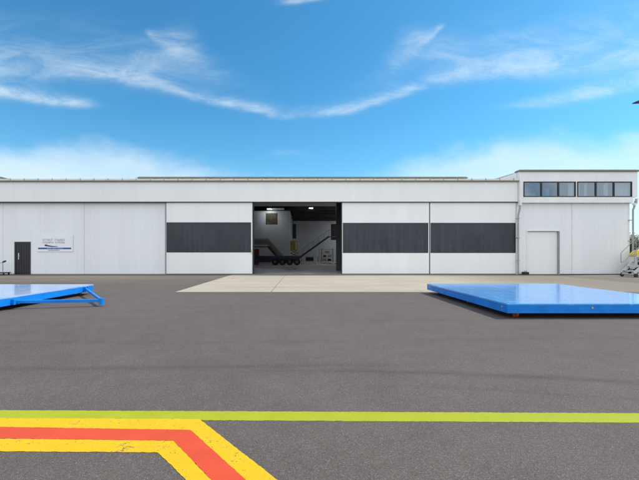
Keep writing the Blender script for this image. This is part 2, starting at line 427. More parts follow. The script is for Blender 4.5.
# the wisps stand in front, the cumulus behind is added, unseen, as white fill light
front = nt.ramp(sp.outputs[1], -.02, .05)
tot = nt.m('MAXIMUM', nt.m('MULTIPLY', tot, front), fill_cloud)
tot = nt.m('MULTIPLY', tot, nt.ramp(sp.outputs[2], -.01, .03))
hsv = nt.node('ShaderNodeHueSaturation'); hsv.inputs['Saturation'].default_value = 1.1; nt.put(hsv.inputs['Color'], sky.outputs[0])
tint = nt.mix(1.0, hsv.outputs[0], (.42,1.02,1.11,1), 'MULTIPLY')
veil = nt.m('MULTIPLY', nt.m('POWER', nt.m('SUBTRACT', 1.0, nt.m('MAXIMUM', sp.outputs[2], 0.0)), 9.0), .55)
skyc = nt.mix(veil, tint, (6.6,6.7,6.6,1))
skyc = nt.mix(nt.m('MULTIPLY', tot, .68), skyc, nt.mix(front, (12.2,11.8,11.2,1), (6.0,6.6,6.8,1)))
nt.put(bg.inputs['Color'], skyc); bg.inputs['Strength'].default_value = .12

vs = S.view_settings
vs.view_transform = 'Standard'; vs.look = 'None'; vs.gamma = 1; vs.use_curve_mapping = False; vs.exposure = .42
S.cycles.use_denoising = True
S.cycles.max_bounces = 8

# ------------------------------------------------------------------ ground
g = MB(); g.poly([(-1500,-300,0),(1500,-300,0),(1500,2500,0),(-1500,2500,0)])
struct(g.build('ground', M['asphalt']))
FX0, FX1 = -34.0, wx(517)            # hangar ends
# concrete apron in bays with open joints
ap = MB()
xs = [-5.12, -1.30, 4.7, 9.0, 12.6, 17.0]
for i, (a, b) in enumerate(zip(xs, xs[1:])):
    e0 = .012; e1 = .022 if i == 0 else .004
    ap.poly([(a+(.004 if i else 0), 14.3, .004), (b-e1, 14.3, .004), (b-e1, D-.32, .004), (a+(.004 if i else 0), D-.32, .004)])
struct(ap.build('apron', M['concrete']))
# painted lines, with slightly ragged edges
def strip(name, pts_a, pts_b, z, m, jit=.004):
    s = MB(); A = []; B = []
    for (P, Q, out) in ((pts_a, None, A), (pts_b, None, B)):
        for (p, q) in zip(P, P[1:]):
            n = max(2, int(math.dist(p, q)/.03))
            for k in range(n):
                t = k/n; out.append((p[0]+(q[0]-p[0])*t + rnd.uniform(-jit,jit)*.5, p[1]+(q[1]-p[1])*t + rnd.uniform(-jit,jit), z))
        out.append((P[-1][0], P[-1][1], z))
    s.poly(A + B[::-1])
    o = s.build(name, m); return struct(o)
def ext(p, q, t): return (p[0]+(q[0]-p[0])*t, p[1]+(q[1]-p[1])*t)
gl_, gr_ = gnd(0,410.3), gnd(639,413.3); hl_, hr_ = gnd(0,419.2), gnd(639,422.8)
strip('green_line', [ext(gl_,gr_,-1.0), ext(gl_,gr_,2.0)], [ext(hl_,hr_,-1.0), ext(hl_,hr_,2.0)], .002, M['p_green'])
def band(y0, yc, c, e):               # left end, corner, point further down the diagonal
    l, k, d = gnd(0, y0), gnd(*c), gnd(*e)
    return [ext(k, l, 1.8), k, ext(k, d, 1.9)]
o1 = band(418.2, 0, (199.5,419.2), (277,480)); o2 = band(427.2, 0, (190.6,430.2), (245.5,480))
o3 = band(438.8, 0, (173.5,441.0), (211,480));   o4 = band(451.5, 0, (158,452.6), (186,480))
strip('yellow_line', o1, o2, .003, M['p_yellow'])
strip('red_line', o2, o3, .004, M['p_red'], .003)
strip('yellow_line', o3, o4, .003, M['p_yellow'])
fl = MB(); fl.poly([(FX0+.1, D+.16, .006), (FX1-.1, D+.16, .006), (FX1-.1, 65.9, .006), (FX0+.1, 65.9, .006)])
struct(fl.build('hangar_floor', M['floor']))
# far hills
hm = MB(); N = 90
for (yy, base, amp, ph) in ((1400, 26, 22, .7),):
    P = []
    for i in range(N+1):
        x = -1500 + 3000*i/N
        z = base + amp*(math.sin(x*.004+ph)+.5*math.sin(x*.011+2*ph)+.3*math.sin(x*.027))
        P.append((x, max(6, z)))
    for (a, b) in zip(P, P[1:]):
        hm.poly([(a[0],yy,-.5),(b[0],yy,-.5),(b[0],yy+250,b[1]),(a[0],yy+250,a[1])])
        hm.poly([(a[0],yy+250,a[1]),(b[0],yy+250,b[1]),(b[0],yy+700,-.5),(a[0],yy+700,-.5)])
struct(hm.build('hills', mat('hill_scrub', (.16,.17,.17), .9, .2, .02)))

# ------------------------------------------------------------------ the hangar
hg = thing('hangar_building', 'long low white hangar with dark strip windows and an open doorway', 'hangar', (0, D, 0))
Zt, Zb = wz(182.2), wz(202.2)         # fascia top, bottom
OX0, OX1 = wx(253.5), wx(341.5)       # opening
ZT = Zb + .02
# fascia boxed out .28 m
fs = MB(); x = FX0
joints = [FX0, -27.5, -20.8, -14.4, -7.9, -1.5, 4.9, 10.6, wx(515.6)]
for a, b in zip(joints, joints[1:]):
    fs.box(a+.0015, b-.0015, D-.28, D+.10, Zb, Zt)
fas = fs.build('fascia', M['fascia'], hg)
dk = MB(); dk.box(FX0, wx(515.6), D-.275, D+.05, Zb-.05, Zb-.004)
dk.build('door_track', M['darkmetal'], fas)
gu = MB(); gu.box(FX0, wx(516.2), D-.40, D-.285, Zt-.03, Zt+.02); gu.box(FX0, wx(516.2), D-.40, D+.30, Zt+.022, Zt+.05)
gut = gu.build('gutter', M['capping'], hg)
ct = MB(); 
x = FX0
while x < wx(515): 
    ct.box(x+.01, min(x+.99, wx(516)), D-.34, D+.25, Zt+.053, Zt+.17); x += 1.0
ct.build('roof_edge', M['cream'], hg)
br = MB(); x = FX0
while x < wx(515):
    br.box(x-.02, x+.02, D-.36, D-.30, Zt+.053, Zt+.21); x += 1.0
build_each(br, 'gutter_bracket', M['greymetal'], gut)
# fixed wall sheets at the left
for (a, b) in ((FX0, wx(3)), (wx(3)+.02, wx(84.2)), (wx(84.2)+.02, wx(166))):
    d0, d1 = wx(15), wx(30.5); zd = wz(242)
    w = MB()
    if a < d0 < b:
        w.ribs(a, d0, D+.0, .05, Zb-.055); w.ribs(d1, b, D+.0, .05, Zb-.055); w.ribs(d0, d1, D+.0, zd, Zb-.055)
    else: w.ribs(a, b, D+.0, .05, Zb-.055)
    w.build('wall_panel', M['sheet'], hg)
bs = MB(); bs.box(FX0, wx(15)-.06, D-.02, D+.04, 0, .048); bs.box(wx(30.5)+.06, wx(166), D-.02, D+.04, 0, .048)
bs.build('plinth', M['greymetal'], hg)
cp = MB(); cp.box(wx(165.3), wx(166.9), D-.05, D+.15, 0, Zb-.055)
cp.build('door_post', M['greymetal'], hg)
# black personnel door
dr = MB(); dr.box(d0+.05, d1-.05, D-.01, D+.04, .03, zd-.05)
for k in range(6):
    xx = d0+.1+k*(d1-d0-.2)/5; dr.box(xx-.015, xx+.015, D-.022, D-.011, .1, zd-.12)
door = dr.build('entrance_door', M['navydoor'], hg)
f = MB(); f.box(d0-.02, d0+.045, D-.03, D+.06, 0, zd+.02); f.box(d1-.045, d1+.02, D-.03, D+.06, 0, zd+.02); f.box(d0+.046, d1-.046, D-.03, D+.06, zd-.045, zd+.02)
f.build('door_frame', M['darkmetal'], door)
h = MB(); hx = wx(19.0); h.box(hx-.03, hx+.03, D-.04, D-.024, wz(259.5), wz(253)); h.tube((hx,D-.05,wz(256)), (hx+.14,D-.08,wz(256)), .018); h.tube((hx,D-.035,wz(256)), (hx,D-.085,wz(256)), .02)
h.build('handle', M['steel'], door)
# sliding doors
def sliding(px0, px1, wy0, wy1, w0, w1, yoff, knob=None):
    a, b = wx(px0), wx(px1); y0 = D - .16 + yoff; y1 = y0 + .09
    za, zb = wz(wy1), wz(wy0); wa, wb = wx(w0), wx(w1)
    m = MB()
    m.box(a, b, y0, y1, .06, za-.03); m.box(a, b, y0, y1, zb+.03, Zb-.055)
    m.box(a, wa-.03, y0, y1, za-.03, zb+.03); m.box(wb+.03, b, y0, y1, za-.03, zb+.03)
    s = m.build('sliding_door', M['door'], hg, bevel=.006)
    e = MB()
    for (p, q) in ((a-.02, a-.002), (b+.002, b+.02)): e.box(p, q, y0-.012, y1+.01, .05, Zb-.06)
    build_each(e, 'edge_strip', M['galv'], s)
    fr = MB(); t = .03
    fr.box(wa-t, wb+t, y0-.015, y1-.02, za-t, za); fr.box(wa-t, wb+t, y0-.015, y1-.02, zb, zb+t)
    fr.box(wa-t, wa, y0-.015, y1-.02, za, zb); fr.box(wb, wb+t, y0-.015, y1-.02, za, zb)
    win = fr.build('window_frame', M['darkmetal'], s)
    gm = MB(); n = 8
    for i in range(n):
        p = wa + (wb-wa)*i/n; q = wa + (wb-wa)*(i+1)/n
        gm.box(p+.001, q-.001, y0+.010+.004*(i%2), y0+.03, za, zb)
    gm.build('window_pane', M['tinted'], s)
    r = MB(); r.box(a, b, y0+.01, y1-.01, .02, .055); r.build('bottom_rail', M['darkmetal'], s)
    # faint joints of the sheets it is clad with
    if knob:
        k = MB(); k.tube((knob, y0, wz(252)), (knob, y0-.10, wz(252)), .02); k.tube((knob-.0, y0-.10, wz(254.5)), (knob, y0-.10, wz(249.5)), .018)
        k.build('handle', M['steel'], s)
    return s
sliding(167.2, 252.6, 223, 252, 167.9, 251.0, 0.0, knob=wx(251.9))
sliding(342.0, 428.3, 223.5, 252.5, 343.0, 427.0, 0.0)
sliding(429.4, 514.6, 223.5, 252.5, 430.2, 513.8, 0.0)
dp = MB(); dp.box(wx(514.9), wx(517.7), D-.06, D+.1, .02, Zb-.06); dp.build('door_post', M['sheet'], hg)
dp = MB(); dp.box(wx(428.5)+.02, wx(429.2)-.02, D-.02, D+.1, .02, Zb-.06); dp.build('door_post', M['sheet'], hg)
tr = MB(); tr.box(wx(166), FX1-.05, D-.30, D-.12+.24, .004, .018); tr.build('floor_track', M['capping'], hg)
# opening jambs
jm = MB(); jm.box(OX0-.12, OX0-.0, D-.02, D+.35, .02, Zb-.06); jm.box(OX1, OX1+.12, D-.02, D+.35, .02, Zb-.06)
build_each(jm, 'door_jamb', M['darkmetal'], hg)
# walls and roof
YB = 66.0; YR = 46.0; ZR = 9.4; ZE = Zt-.02; ZK = 7.45
sw = MB()
for (p, q) in ((FX0, FX0+.1), (FX1-.12, FX1-.02)):
    sw.prism([(D+.12,0),(YB,0),(YB,ZK),(YR,ZR),(D+.12,ZE)], 'x', p, q)
build_each(sw, 'side_wall', M['backwall'], hg)
# inner lining behind the front
il = MB(); il.box(FX0+.12, OX0-.14, D+.22, D+.26, .02, ZE-.3); il.box(OX1+.14, FX1-.14, D+.22, D+.26, .02, ZE-.3); il.box(OX0-.14, OX1+.14, D+.22, D+.26, Zb-.02, ZE-.3)
il.build('inner_lining', M['ceiling'], hg)
bw = MB(); bw.box(FX0, FX1-.02, YB, YB+.12, 0, ZK-.02)
wins = [(wx(291.6,YB), wx(296.2,YB), wz(238.5,YB), wz(224,YB))]
bw.build('back_wall', M['backwall'], hg)
for (a, b, c, d) in wins:
    q = MB(); q.box(a, b, YB-.05, YB-.004, c, d); q.build('back_window', M['tinted'], hg)
q = MB(); q.box(wx(331,YB), wx(336,YB), YB-.06, YB-.004, wz(240,YB), wz(224,YB)); q.build('back_door', M['navydoor'], hg)
rf = MB()
rf.prism([(D-.1,Zt-.02),(YR,ZR),(YR,ZR+.12),(D-.1,Zt+.04)][::-1], 'x', FX0, FX1-.02)
rf.prism([(YR,ZR),(YB+.3,ZK-.03),(YB+.3,ZK+.09),(YR,ZR+.12)], 'x', FX0, FX1-.02)
roof = rf.build('roof', M['roofsheet'], hg)
cl = MB()
cl.poly([(FX0+.1,D+.15,Zt-.05),(FX1-.15,D+.15,Zt-.05),(FX1-.15,YR,ZR-.03),(FX0+.1,YR,ZR-.03)])
cl.poly([(FX0+.1,YR,ZR-.03),(FX1-.15,YR,ZR-.03),(FX1-.15,YB,ZK-.03),(FX0+.1,YB,ZK-.03)])
cl.build('ceiling_lining', M['ceiling'], hg)
# raised roof lights behind the eaves
def raised(a, b):
    y0, y1 = 31.0, 42.0; z = wz(177.4, 31.0)
    m = MB(); m.box(a, b, y0, y1, 7.0, z-.10)
    o = m.build('raised_roof', M['cream'], hg)
    c = MB(); c.prism([(a-.45, z-.098),(b+.45, z-.098),(b+.25,z),(a-.25,z)], 'y', y0-.25, y1+.2)
    c.build('roof_capping', M['capping'], o)
    s = MB(); x = a+1
    while x < b: s.box(x-.03, x+.03, y0-.03, y0-.004, 7.2, z-.11); x += 1.2
    build_each(s, 'batten', M['capping'], o)
raised(wx(143,31), wx(462,31)); raised(-33.5, wx(1,31))
# trusses
for yy in (31.5, 37.0, 42.5, 48.0, 53.5, 59.0):
    t = MB(); zc = lambda Y: (Zt + (ZR-Zt)*(Y-D)/(YR-D)) if Y < YR else ZR + (ZK-ZR)*(Y-YR)/(YB-YR)
    zt = zc(yy)-.12; zb = zt - .75
    t.bar((FX0+.2,yy,zt),(FX1-.2,yy,zt),.12,.12); t.bar((FX0+.2,yy,zb),(FX1-.2,yy,zb),.12,.12)
    x = FX0+.3; k = 0
    while x < FX1-1.2:
        t.bar((x,yy,zt if k%2 else zb),(x+1.1,yy,zb if k%2 else zt),.06,.06); x += 1.1; k += 1
    t.build('roof_truss', M['ceiling'], hg)
cm = MB(); cm.box(wx(336.2,31.5), wx(341,31.5), 31.3, 31.7, .006, 6.6); cm.build('column', M['darkmetal'], hg)
# downpipe at the right end of the hangar
pp = MB(); px_ = wx(514.8+.9)
pp.box(wx(515.8), wx(517.6), D-.52, D-.29, Zb-.28, Zt-.02)
rw = pp.build('rainwater_head', M['trim'], hg)
pt = MB(); pt.path([(wx(516.6),D-.40,Zb-.27),(wx(516.6),D-.40,Zb-.5),(wx(515.4),D-.34,Zb-1.0),(wx(515.4),D-.34,.05)], .055, 10)
for z in (1.0, 2.6, 4.0): pt.box(wx(515.4)-.075, wx(515.4)+.075, D-.41, D-.20, z, z+.05)
pt.build('downpipe', M['galv'], hg, smooth=True)

# ------------------------------------------------------------------ the block at the right
an = thing('annex_building', 'white two-storey block with upper windows and a roller door, joined to the hangar', 'building', (18, D, 0))
AX0, AX1 = wx(517.8), wx(634.6); LX1 = wx(629)
ZA = wz(170.2); ZS0, ZS1 = wz(203.2), wz(198.2); ZW0, ZW1 = wz(197.6), wz(182.2)
YF = D - .22
rdx0, rdx1, rdz = wx(526.8), wx(559.3), wz(231.2)
lw = MB(); yl = D-.0
lw.ribs(AX0, rdx0, yl, .04, ZS0-.01); lw.ribs(rdx1, wx(572), yl, .04, ZS0-.01); lw.ribs(rdx0, rdx1, yl, rdz, ZS0-.01); lw.ribs(wx(572)+.02, LX1, yl, .04, ZS0-.01)
lw.build('lower_wall', M['sheet'], an)
jt = MB(); jt.box(wx(572)-.02, wx(572)+.04, yl-.03, yl-.019, .04, ZS0-.01); jt.build('joint_flashing', M['trim'], an)
jt = MB(); jt.box(LX1-.06, LX1+.02, yl-.03, yl+.1, .04, ZS0-.01); jt.build('corner_flashing', M['trim'], an)
up = MB()
wl0, wl1, wr0, wr1 = wx(521.6), wx(573.4), wx(574.8), wx(629.2)
up.box(AX0, AX1, YF, D+.1, ZW1+.002, ZA-.16)               # panel above the windows
up.box(AX0, wl0, YF, D+.1, ZW0, ZW1); up.box(wl1, wr0, YF, D+.1, ZW0, ZW1); up.box(wr1, AX1, YF, D+.1, ZW0, ZW1)
up.build('upper_wall', M['fascia'], an)
sl = MB(); sl.box(AX0, AX1-.35, YF-.05, D+.1, ZS0, ZW0-.004); sl.build('window_sill', M['trim'], an)
for (a, b) in ((wl0, wl1), (wr0, wr1)):
    f = MB(); t = .07; y0, y1 = YF-.03, YF+.06
    f.box(a, b, y0, y1, ZW0, ZW0+t); f.box(a, b, y0, y1, ZW1-t, ZW1)
    for k in range(4):
        xx = a + (b-a-t)*k/3; ww = t if k in (0,3) else t*1.5
        f.box(xx, xx+ww, y0, y1, ZW0+t, ZW1-t)
    w = f.build('window', M['navydoor'], an, bevel=.004)
    p = MB(); p.box(a+t, b-t, YF+.01, YF+.022, ZW0+t, ZW1-t); p.build('glass_pane', M['glass'], w)
# inside the upper room: blinds, furniture outline, ceiling
ins = MB(); ins.box(AX0+.1, AX1-.1, D+3.2, D+3.3, ZW0-.1, ZW1+.2); ins.box(AX0+.1, AX1-.1, D+.12, D+3.2, ZS0+.1, ZS0+.16); ins.box(AX0+.1, AX1-.1, D+.12, D+3.2, ZW1+.15, ZW1+.2)
ins.build('upper_room', mat('office_wall', (.10,.13,.19), .7, .1, .7), an)
def curtain(p0, p1, z0, z1):
    m = MB(); a, b = wx(p0), wx(p1); n = max(3, int((b-a)/.05)); pts = []
    for i in range(n+1): pts.append((a+(b-a)*i/n, YF+.16 + .03*math.sin(i*1.9)))
    pts += [(x, y+.012) for x, y in reversed(pts)]
    m.prism(pts, 'z', z0, z1); m.build('curtain', M['curtain'], an)
curtain(567.5, 573, ZW0+.02, ZW1-.02); curtain(575.5, 579, ZW0+.02, ZW1-.02); curtain(583.5, 586.5, ZW0+.02, ZW1-.02); curtain(612.5, 628.5, ZW0+.02, ZW1-.02); curtain(603, 607, ZW0+.02, ZW1-.02)
m = MB(); m.box(wx(524), wx(533), D+.5, D+1.2, ZS0+.17, ZW0+.38); m.box(wx(551.5), wx(555), D+.6, D+1.0, ZS0+.17, ZW0+.8); m.box(wx(590), wx(600), D+.9, D+1.5, ZS0+.17, ZW0+.32); m.box(wx(538),wx(546),D+1.2,D+1.7,ZS0+.17,ZW0+.55)
build_each(m, 'office_cabinet', M['greymetal'], an)
# parapet capping
cpn = MB(); cpn.box(AX0-.06, AX1+.10, YF-.09, D+.3, ZA-.155, ZA-.05); pc = cpn.build('parapet_capping', M['capping'], an)
cq = MB(); x = AX0
while x < AX1: cq.box(x, min(x+1.15, AX1), YF-.05, D+.25, ZA-.046, ZA); x += 1.16
cq.build('parapet_sheet', M['cream'], an)
# body
bd = MB(); YA = 40.0
bd.box(AX1-.12, AX1-.02, D+.12, YA, ZS0+.11, ZA-.17); bd.box(LX1-.1, LX1, D+.12, YA, 0, ZS0); bd.box(LX1, AX1-.12, D+.12, YA, ZS0, ZS0+.1); bd.box(AX0+.02, AX1-.12, YA-.1, YA, 0, ZA-.17); bd.box(FX1, AX0+.02, D+.12, YA, Zt, ZA-.17)
build_each(bd, 'side_wall', M['sheet'], an)
rr = MB(); rr.box(AX0, AX1-.12, D+.31, YA, ZA-.4, ZA-.25); rr.build('roof', M['roofsheet'], an)
# roller door
rd = MB(); z = .02; n = 0
while z < rdz-.04:
    z2 = min(z+.105, rdz-.03); rd.box(rdx0+.05, rdx1-.07, yl+.115, yl+.14, z, z2-.012); rd.box(rdx0+.05, rdx1-.07, yl+.121, yl+.14, z2-.012, z2); z = z2
rdo = rd.build('roller_door', M['door'], an)
gd = MB(); gd.box(rdx0-.03, rdx0+.05, yl-.02-.005, yl+.16, .0, rdz); gd.box(rdx0-.03, rdx1+.03, yl-.03, yl+.16, rdz+.002, rdz+.07)
gd.build('door_surround', M['trim'], rdo)
gd = MB(); gd.box(rdx1-.07, rdx1+.02, yl-.025, yl+.16, 0, rdz); gd.build('guide_rail', M['greymetal'], rdo)
# downpipe at the right end
pt = MB(); xr = wx(632.0)
pt.path([(wx(634.0),D-.10,ZS0+.15),(wx(634.0),D-.10,ZS0-.1),(xr,D-.08,ZS0-.5),(xr,D-.08,.05)], .06, 10)
for z in (.8, 2.4, 3.9): pt.box(xr-.3, xr+.07, D-.10, D-.0, z, z+.05)
pt.build('downpipe', M['galv'], an, smooth=True)
hd = MB(); hd.prism([(wx(631.5),ZS0-.02),(wx(633.2),ZS0-.22),(wx(635.2),ZS0-.05),(wx(636.2),ZS0+.32),(wx(634.6)+.01,ZS0+.32),(wx(634.6)+.01,ZS0-.02)], 'y', D-.2, D+.0)
hd.build('rainwater_head', M['trim'], an)

# hall with the pitched white roof behind
hl = thing('storage_hall', 'plain white hall with a low pitched gable rising behind the hangar roof', 'building', (37, 60, 0))
m = MB(); m.prism([(23,0),(51,0),(51,11.1),(37,15.35),(23,11.1)], 'y', 60, 60.2); m.box(23,23.2,60.2,90,0,11.0); m.box(50.8,51,60.2,90,0,11.0)
m.build('wall', M['white'], hl)
m = MB(); m.prism([(22.6,11.0),(37,15.38),(51.4,11.0),(51.4,11.14),(37,15.52),(22.6,11.14)], 'y', 59.9, 90.2); m.build('roof', M['roofsheet'], hl)

# ------------------------------------------------------------------ sign on the wall
SX0, SX1, SZ0, SZ1 = wx(37.4), wx(73.2), wz(251.6), wz(235.2)
sy = D - .045
sg = thing('sign_board', 'white wall sign with a swoosh and a blue bar, beside the black door', 'sign', ((SX0+SX1)/2, sy, SZ0))
m = MB(); m.box(SX0, SX1, sy, sy+.022, SZ0, SZ1); m.build('board', M['signwhite'], sg, bevel=.004)
def su(u): return SX0 + (SX1-SX0)*u
def sv(v): return SZ1 - (SZ1-SZ0)*v
def scribble(mb, u0, u1, v, hgt, step, gap=None):
    """rows of strokes too small to read in the photo"""
    u = u0; r = random.Random(int(u0*1000+v*777))
    while u < u1:
        if not (gap and gap[0] < u < gap[1]):
            w = step*.62; kind = r.random()
            t = (hgt*.28)
            X0, X1, Z0, Z1 = su(u), su(u+w), sv(v+hgt/2), sv(v-hgt/2)
            mb.box(X0, X0+.014, sy-.005, sy-.001, Z0, Z1)
            if kind < .75: mb.box(X0+.014, X1, sy-.005, sy-.001, Z1-.018, Z1)
            if kind > .3: mb.box(X0+.014, X1, sy-.005, sy-.001, (Z0+Z1)/2-.009, (Z0+Z1)/2+.009)
            if .2 < kind < .9: mb.box(X0+.014, X1, sy-.005, sy-.001, Z0, Z0+.018)
        u += step
for a_, b_ in ((.17,.45),(.50,.77)):
    m = MB(); scribble(m, a_, b_, .29, .125, .036); m.build('heading', M['signgrey'], sg)
for a_, b_ in ((.16,.44),(.51,.78)):
    m = MB(); scribble(m, a_, b_, .445, .10, .031); m.build('second_line', M['signgrey'], sg)
m = MB(); pts = []
for i in range(25):
    t = i/24; pts.append((su(.22+.36*t), sv(.615+.075*math.sin(t*1.9)) , .05*(1-.8*t)+.008))
for (a, b) in zip(pts, pts[1:]):
    m.poly([(a[0],sy-.004,a[1]-a[2]),(b[0],sy-.004,b[1]-b[2]),(b[0],sy-.004,b[1]+b[2]),(a[0],sy-.004,a[1]+a[2])])
m.prism([(su(.20),sv(.61)),(su(.29),sv(.535)),(su(.265),sv(.61)),(su(.29),sv(.68))], 'y', sy-.008, sy-.0045)
m.build('swoosh_mark', M['ink'], sg)
m = MB(); m.box(su(.035), su(.955), sy-.006, sy-.001, sv(.855), sv(.755)); bar = m.build('blue_bar', M['signblue'], sg)
pl_ = mat('pale_lettering', (.35,.42,.62), .4, .05, 4)
for a_, b_ in ((.28,.40),(.43,.55),(.58,.72)):
    m = MB(); u = a_
    while u < b_: m.box(su(u), su(u+.016), sy-.009, sy-.0065, sv(.83), sv(.78)); u += .026
    m.build('bar_lettering', pl_, bar)
m = MB(); scribble(m, .31, .62, .915, .05, .022); m.build('small_line', M['signblue'], sg)

# ------------------------------------------------------------------ platform trolleys
def trolley(name, label, x0, x1, y0, y1, zb, zt, deckmat):
    root = thing(name, label, 'trolley', ((x0+x1)/2, (y0+y1)/2, 0), 'blue flat platform trolleys on the tarmac')
    m = MB(); m.box(x0, x1, y0, y1, zt-.05, zt)
    deck = m.build('deck', M[deckmat], root, bevel=.012)
    m = MB(); t = .09
    m.box(x0+.006, x1-.006, y0+.006, y0+t, zb, zt-.053); m.box(x0+.006, x1-.006, y1-t, y1-.006, zb, zt-.053)
    m.box(x0+.006, x0+t, y0+t+.003, y1-t-.003, zb, zt-.053); m.box(x1-t, x1-.006, y0+t+.003, y1-t-.003, zb, zt-.053)
    for k in range(1, 6):
        yy = y0 + (y1-y0)*k/6; m.box(x0+t+.003, x1-t-.003, yy-.04, yy+.04, zb+.03, zt-.055)
    m.build('frame', M['blue'], root, bevel=.008)
    m = MB()
    for (bx, by, ax) in ((x0+.006, y0+.22, 'x'), (x0+.006, y1-.3, 'x'), (x1-.5, y0+.006, 'y'), (x0+2.0, y0+.006, 'y')):
        d = (-.016,0,0) if ax == 'x' else (0,-.016,0)
        m.tube((bx,by,zb+.13), (bx+d[0],by+d[1],zb+.13), .028, 10)
    build_each(m, 'bolt', M['steel'], root)
    proto = None
    for (cx, cy) in ((x0+.35,y0+.26),(x1-.35,y0+.26),(x0+.35,y1-.3),(x1-.35,y1-.3),(x0+.35,(y0+y1)/2),(x1-.35,(y0+y1)/2)):
        m = MB(); m.box(cx-.075, cx-.055, cy-.045, cy+.045, .09, zb+.03); m.box(cx+.055, cx+.075, cy-.045, cy+.045, .09, zb+.03); m.box(cx-.08, cx+.08, cy-.08, cy+.08, zb+.031, zb+.05)
        c = m.build('caster', M['darkmetal'], root)
        m = MB(); m.tube((cx-.035,cy,.085),(cx+.035,cy,.085), .085, 20); m.build('caster_wheel', M['orange'], c, smooth=True)
    return root
def deck_mat(ca, cb, cc):
    m, nt, b = newmat('blue_deck_plate')
    g = nt.node('ShaderNodeNewGeometry').outputs['Position']
    n1 = nt.noise(g, 1.2, 5, .6); n2 = nt.noise(nt.mapv(g,(1,.4,1)), 5, 5, .65)
    c = nt.mix(nt.ramp(n1,.3,.7), ca, cb)
    c = nt.mix(nt.ramp(n2,.50,.75,0,.45), c, cc)
    nt.put(b.inputs['Base Color'], c)
    nt.put(b.inputs['Roughness'], nt.ramp(n2,.3,.7,.17,.28))
    b.inputs['Specular IOR Level'].default_value = .7; b.inputs['Coat Weight'].default_value = .55; b.inputs['Coat Roughness'].default_value = .09
    bn = nt.node('ShaderNodeBump'); bn.inputs['Strength'].default_value = .06; bn.inputs['Distance'].default_value = .02
    nt.put(bn.inputs['Height'], nt.noise(g, 2.2, 3)); nt.put(b.inputs['Normal'], bn.outputs[0])
    return m
M['deck'] = deck_mat((.018,.285,.76,1), (.035,.34,.82,1), (.32,.45,.64,1))
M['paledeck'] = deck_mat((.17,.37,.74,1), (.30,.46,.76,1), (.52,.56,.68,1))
DZ = .36
pA = gnd(429.3,283.6,DZ); pB = gnd(505.5,303.6,DZ)
trolley('platform_trolley', 'blue flat platform trolley without a tow bar, standing in front of the roller door', 4.78, 9.75, pB[1], pA[1], .13, DZ, 'deck')
lf = gnd(93,284.2,DZ)
tl = trolley('platform_trolley', 'blue flat platform trolley with an A-shaped tow bar, nearer to the black door', -13.0, -8.02, 8.55, lf[1], .12, DZ, 'paledeck')
tip = gnd(101.5, 300.5, .17)
tb = MB()
na, fa_ = (-8.02+.02, 9.95, .20), (-8.02+.02, 13.2, .24)
tb.bar(na, (tip[0],tip[1],.17), .085, .085); tb.bar(fa_, (tip[0]-.03,tip[1]+.05,.17), .07, .07)
tbo = tb.build('tow_bar', M['blue'], tl, bevel=.008)
m = MB()
m.tube((tip[0],tip[1]-.0,.05), (tip[0],tip[1],.24), .07, 14); m.build('tow_eye', M['blue'], tbo, smooth=True)
m = MB(); m.box(-8.03, -7.94, 9.85, 10.06, .13, .27); m.box(-8.03, -7.94, 13.08, 13.32, .13, .31); m.tube((-7.93,13.2,.2),(-7.93,13.2,.33),.03,8); build_each(m, 'hinge_bracket', M['blue'], tbo)

# ------------------------------------------------------------------ small things outside
bx = thing('ballast_block', 'small black block on the ground at the foot of the downpipe', 'block', (wx(522.2), D-.35, 0))
m = MB(); a = wx(522.2); m.box(a-.17, a+.17, D-.55, D-.2, 0, .2); m.build('block_body', M['rubber'], bx, bevel=.03)
m = MB(); m.path([(a-.08,D-.38,.2),(a-.08,D-.38,.26),(a+.08,D-.38,.26),(a+.08,D-.38,.2)], .015); m.build('handle', M['darkmetal'], bx)

ct = thing('hand_cart', 'low dark hand cart with an upright handle against the wall, left of the black door', 'cart', (-20.9, D-.6, 0))
YC = D-.6; xa = wx(4.5, YC)
m = MB(); m.box(xa-1.5, xa+.22, YC-.3, YC+.3, .13, .19); m.build('platform', M['navy'], ct, bevel=.01)
m = MB(); m.tube((xa-.12,YC,.19),(xa-.12,YC,wz(262,YC)),.02); m.path([(xa-1.1,YC,wz(263.2,YC)),(xa-.3,YC,wz(263,YC)),(xa-.02,YC,wz(261.6,YC))],.022); m.tube((xa-1.1,YC,.19),(xa-1.1,YC,wz(263.2,YC)),.02); h_ = m.build('handle', M['galv'], ct)
m = MB(); m.tube((xa-.1,YC,wz(262,YC)),(xa+.08,YC,wz(261,YC)),.06,10); m.build('grip', M['darkmetal'], h_)
for (dx, dy) in ((.12,-.22),(.12,.22),(-1.35,-.22),(-1.35,.22)):
    m = MB(); m.tube((xa+dx,YC+dy-.02,.065),(xa+dx,YC+dy+.02,.065),.065,14); m.build('wheel', M['rubber'], ct, smooth=True)

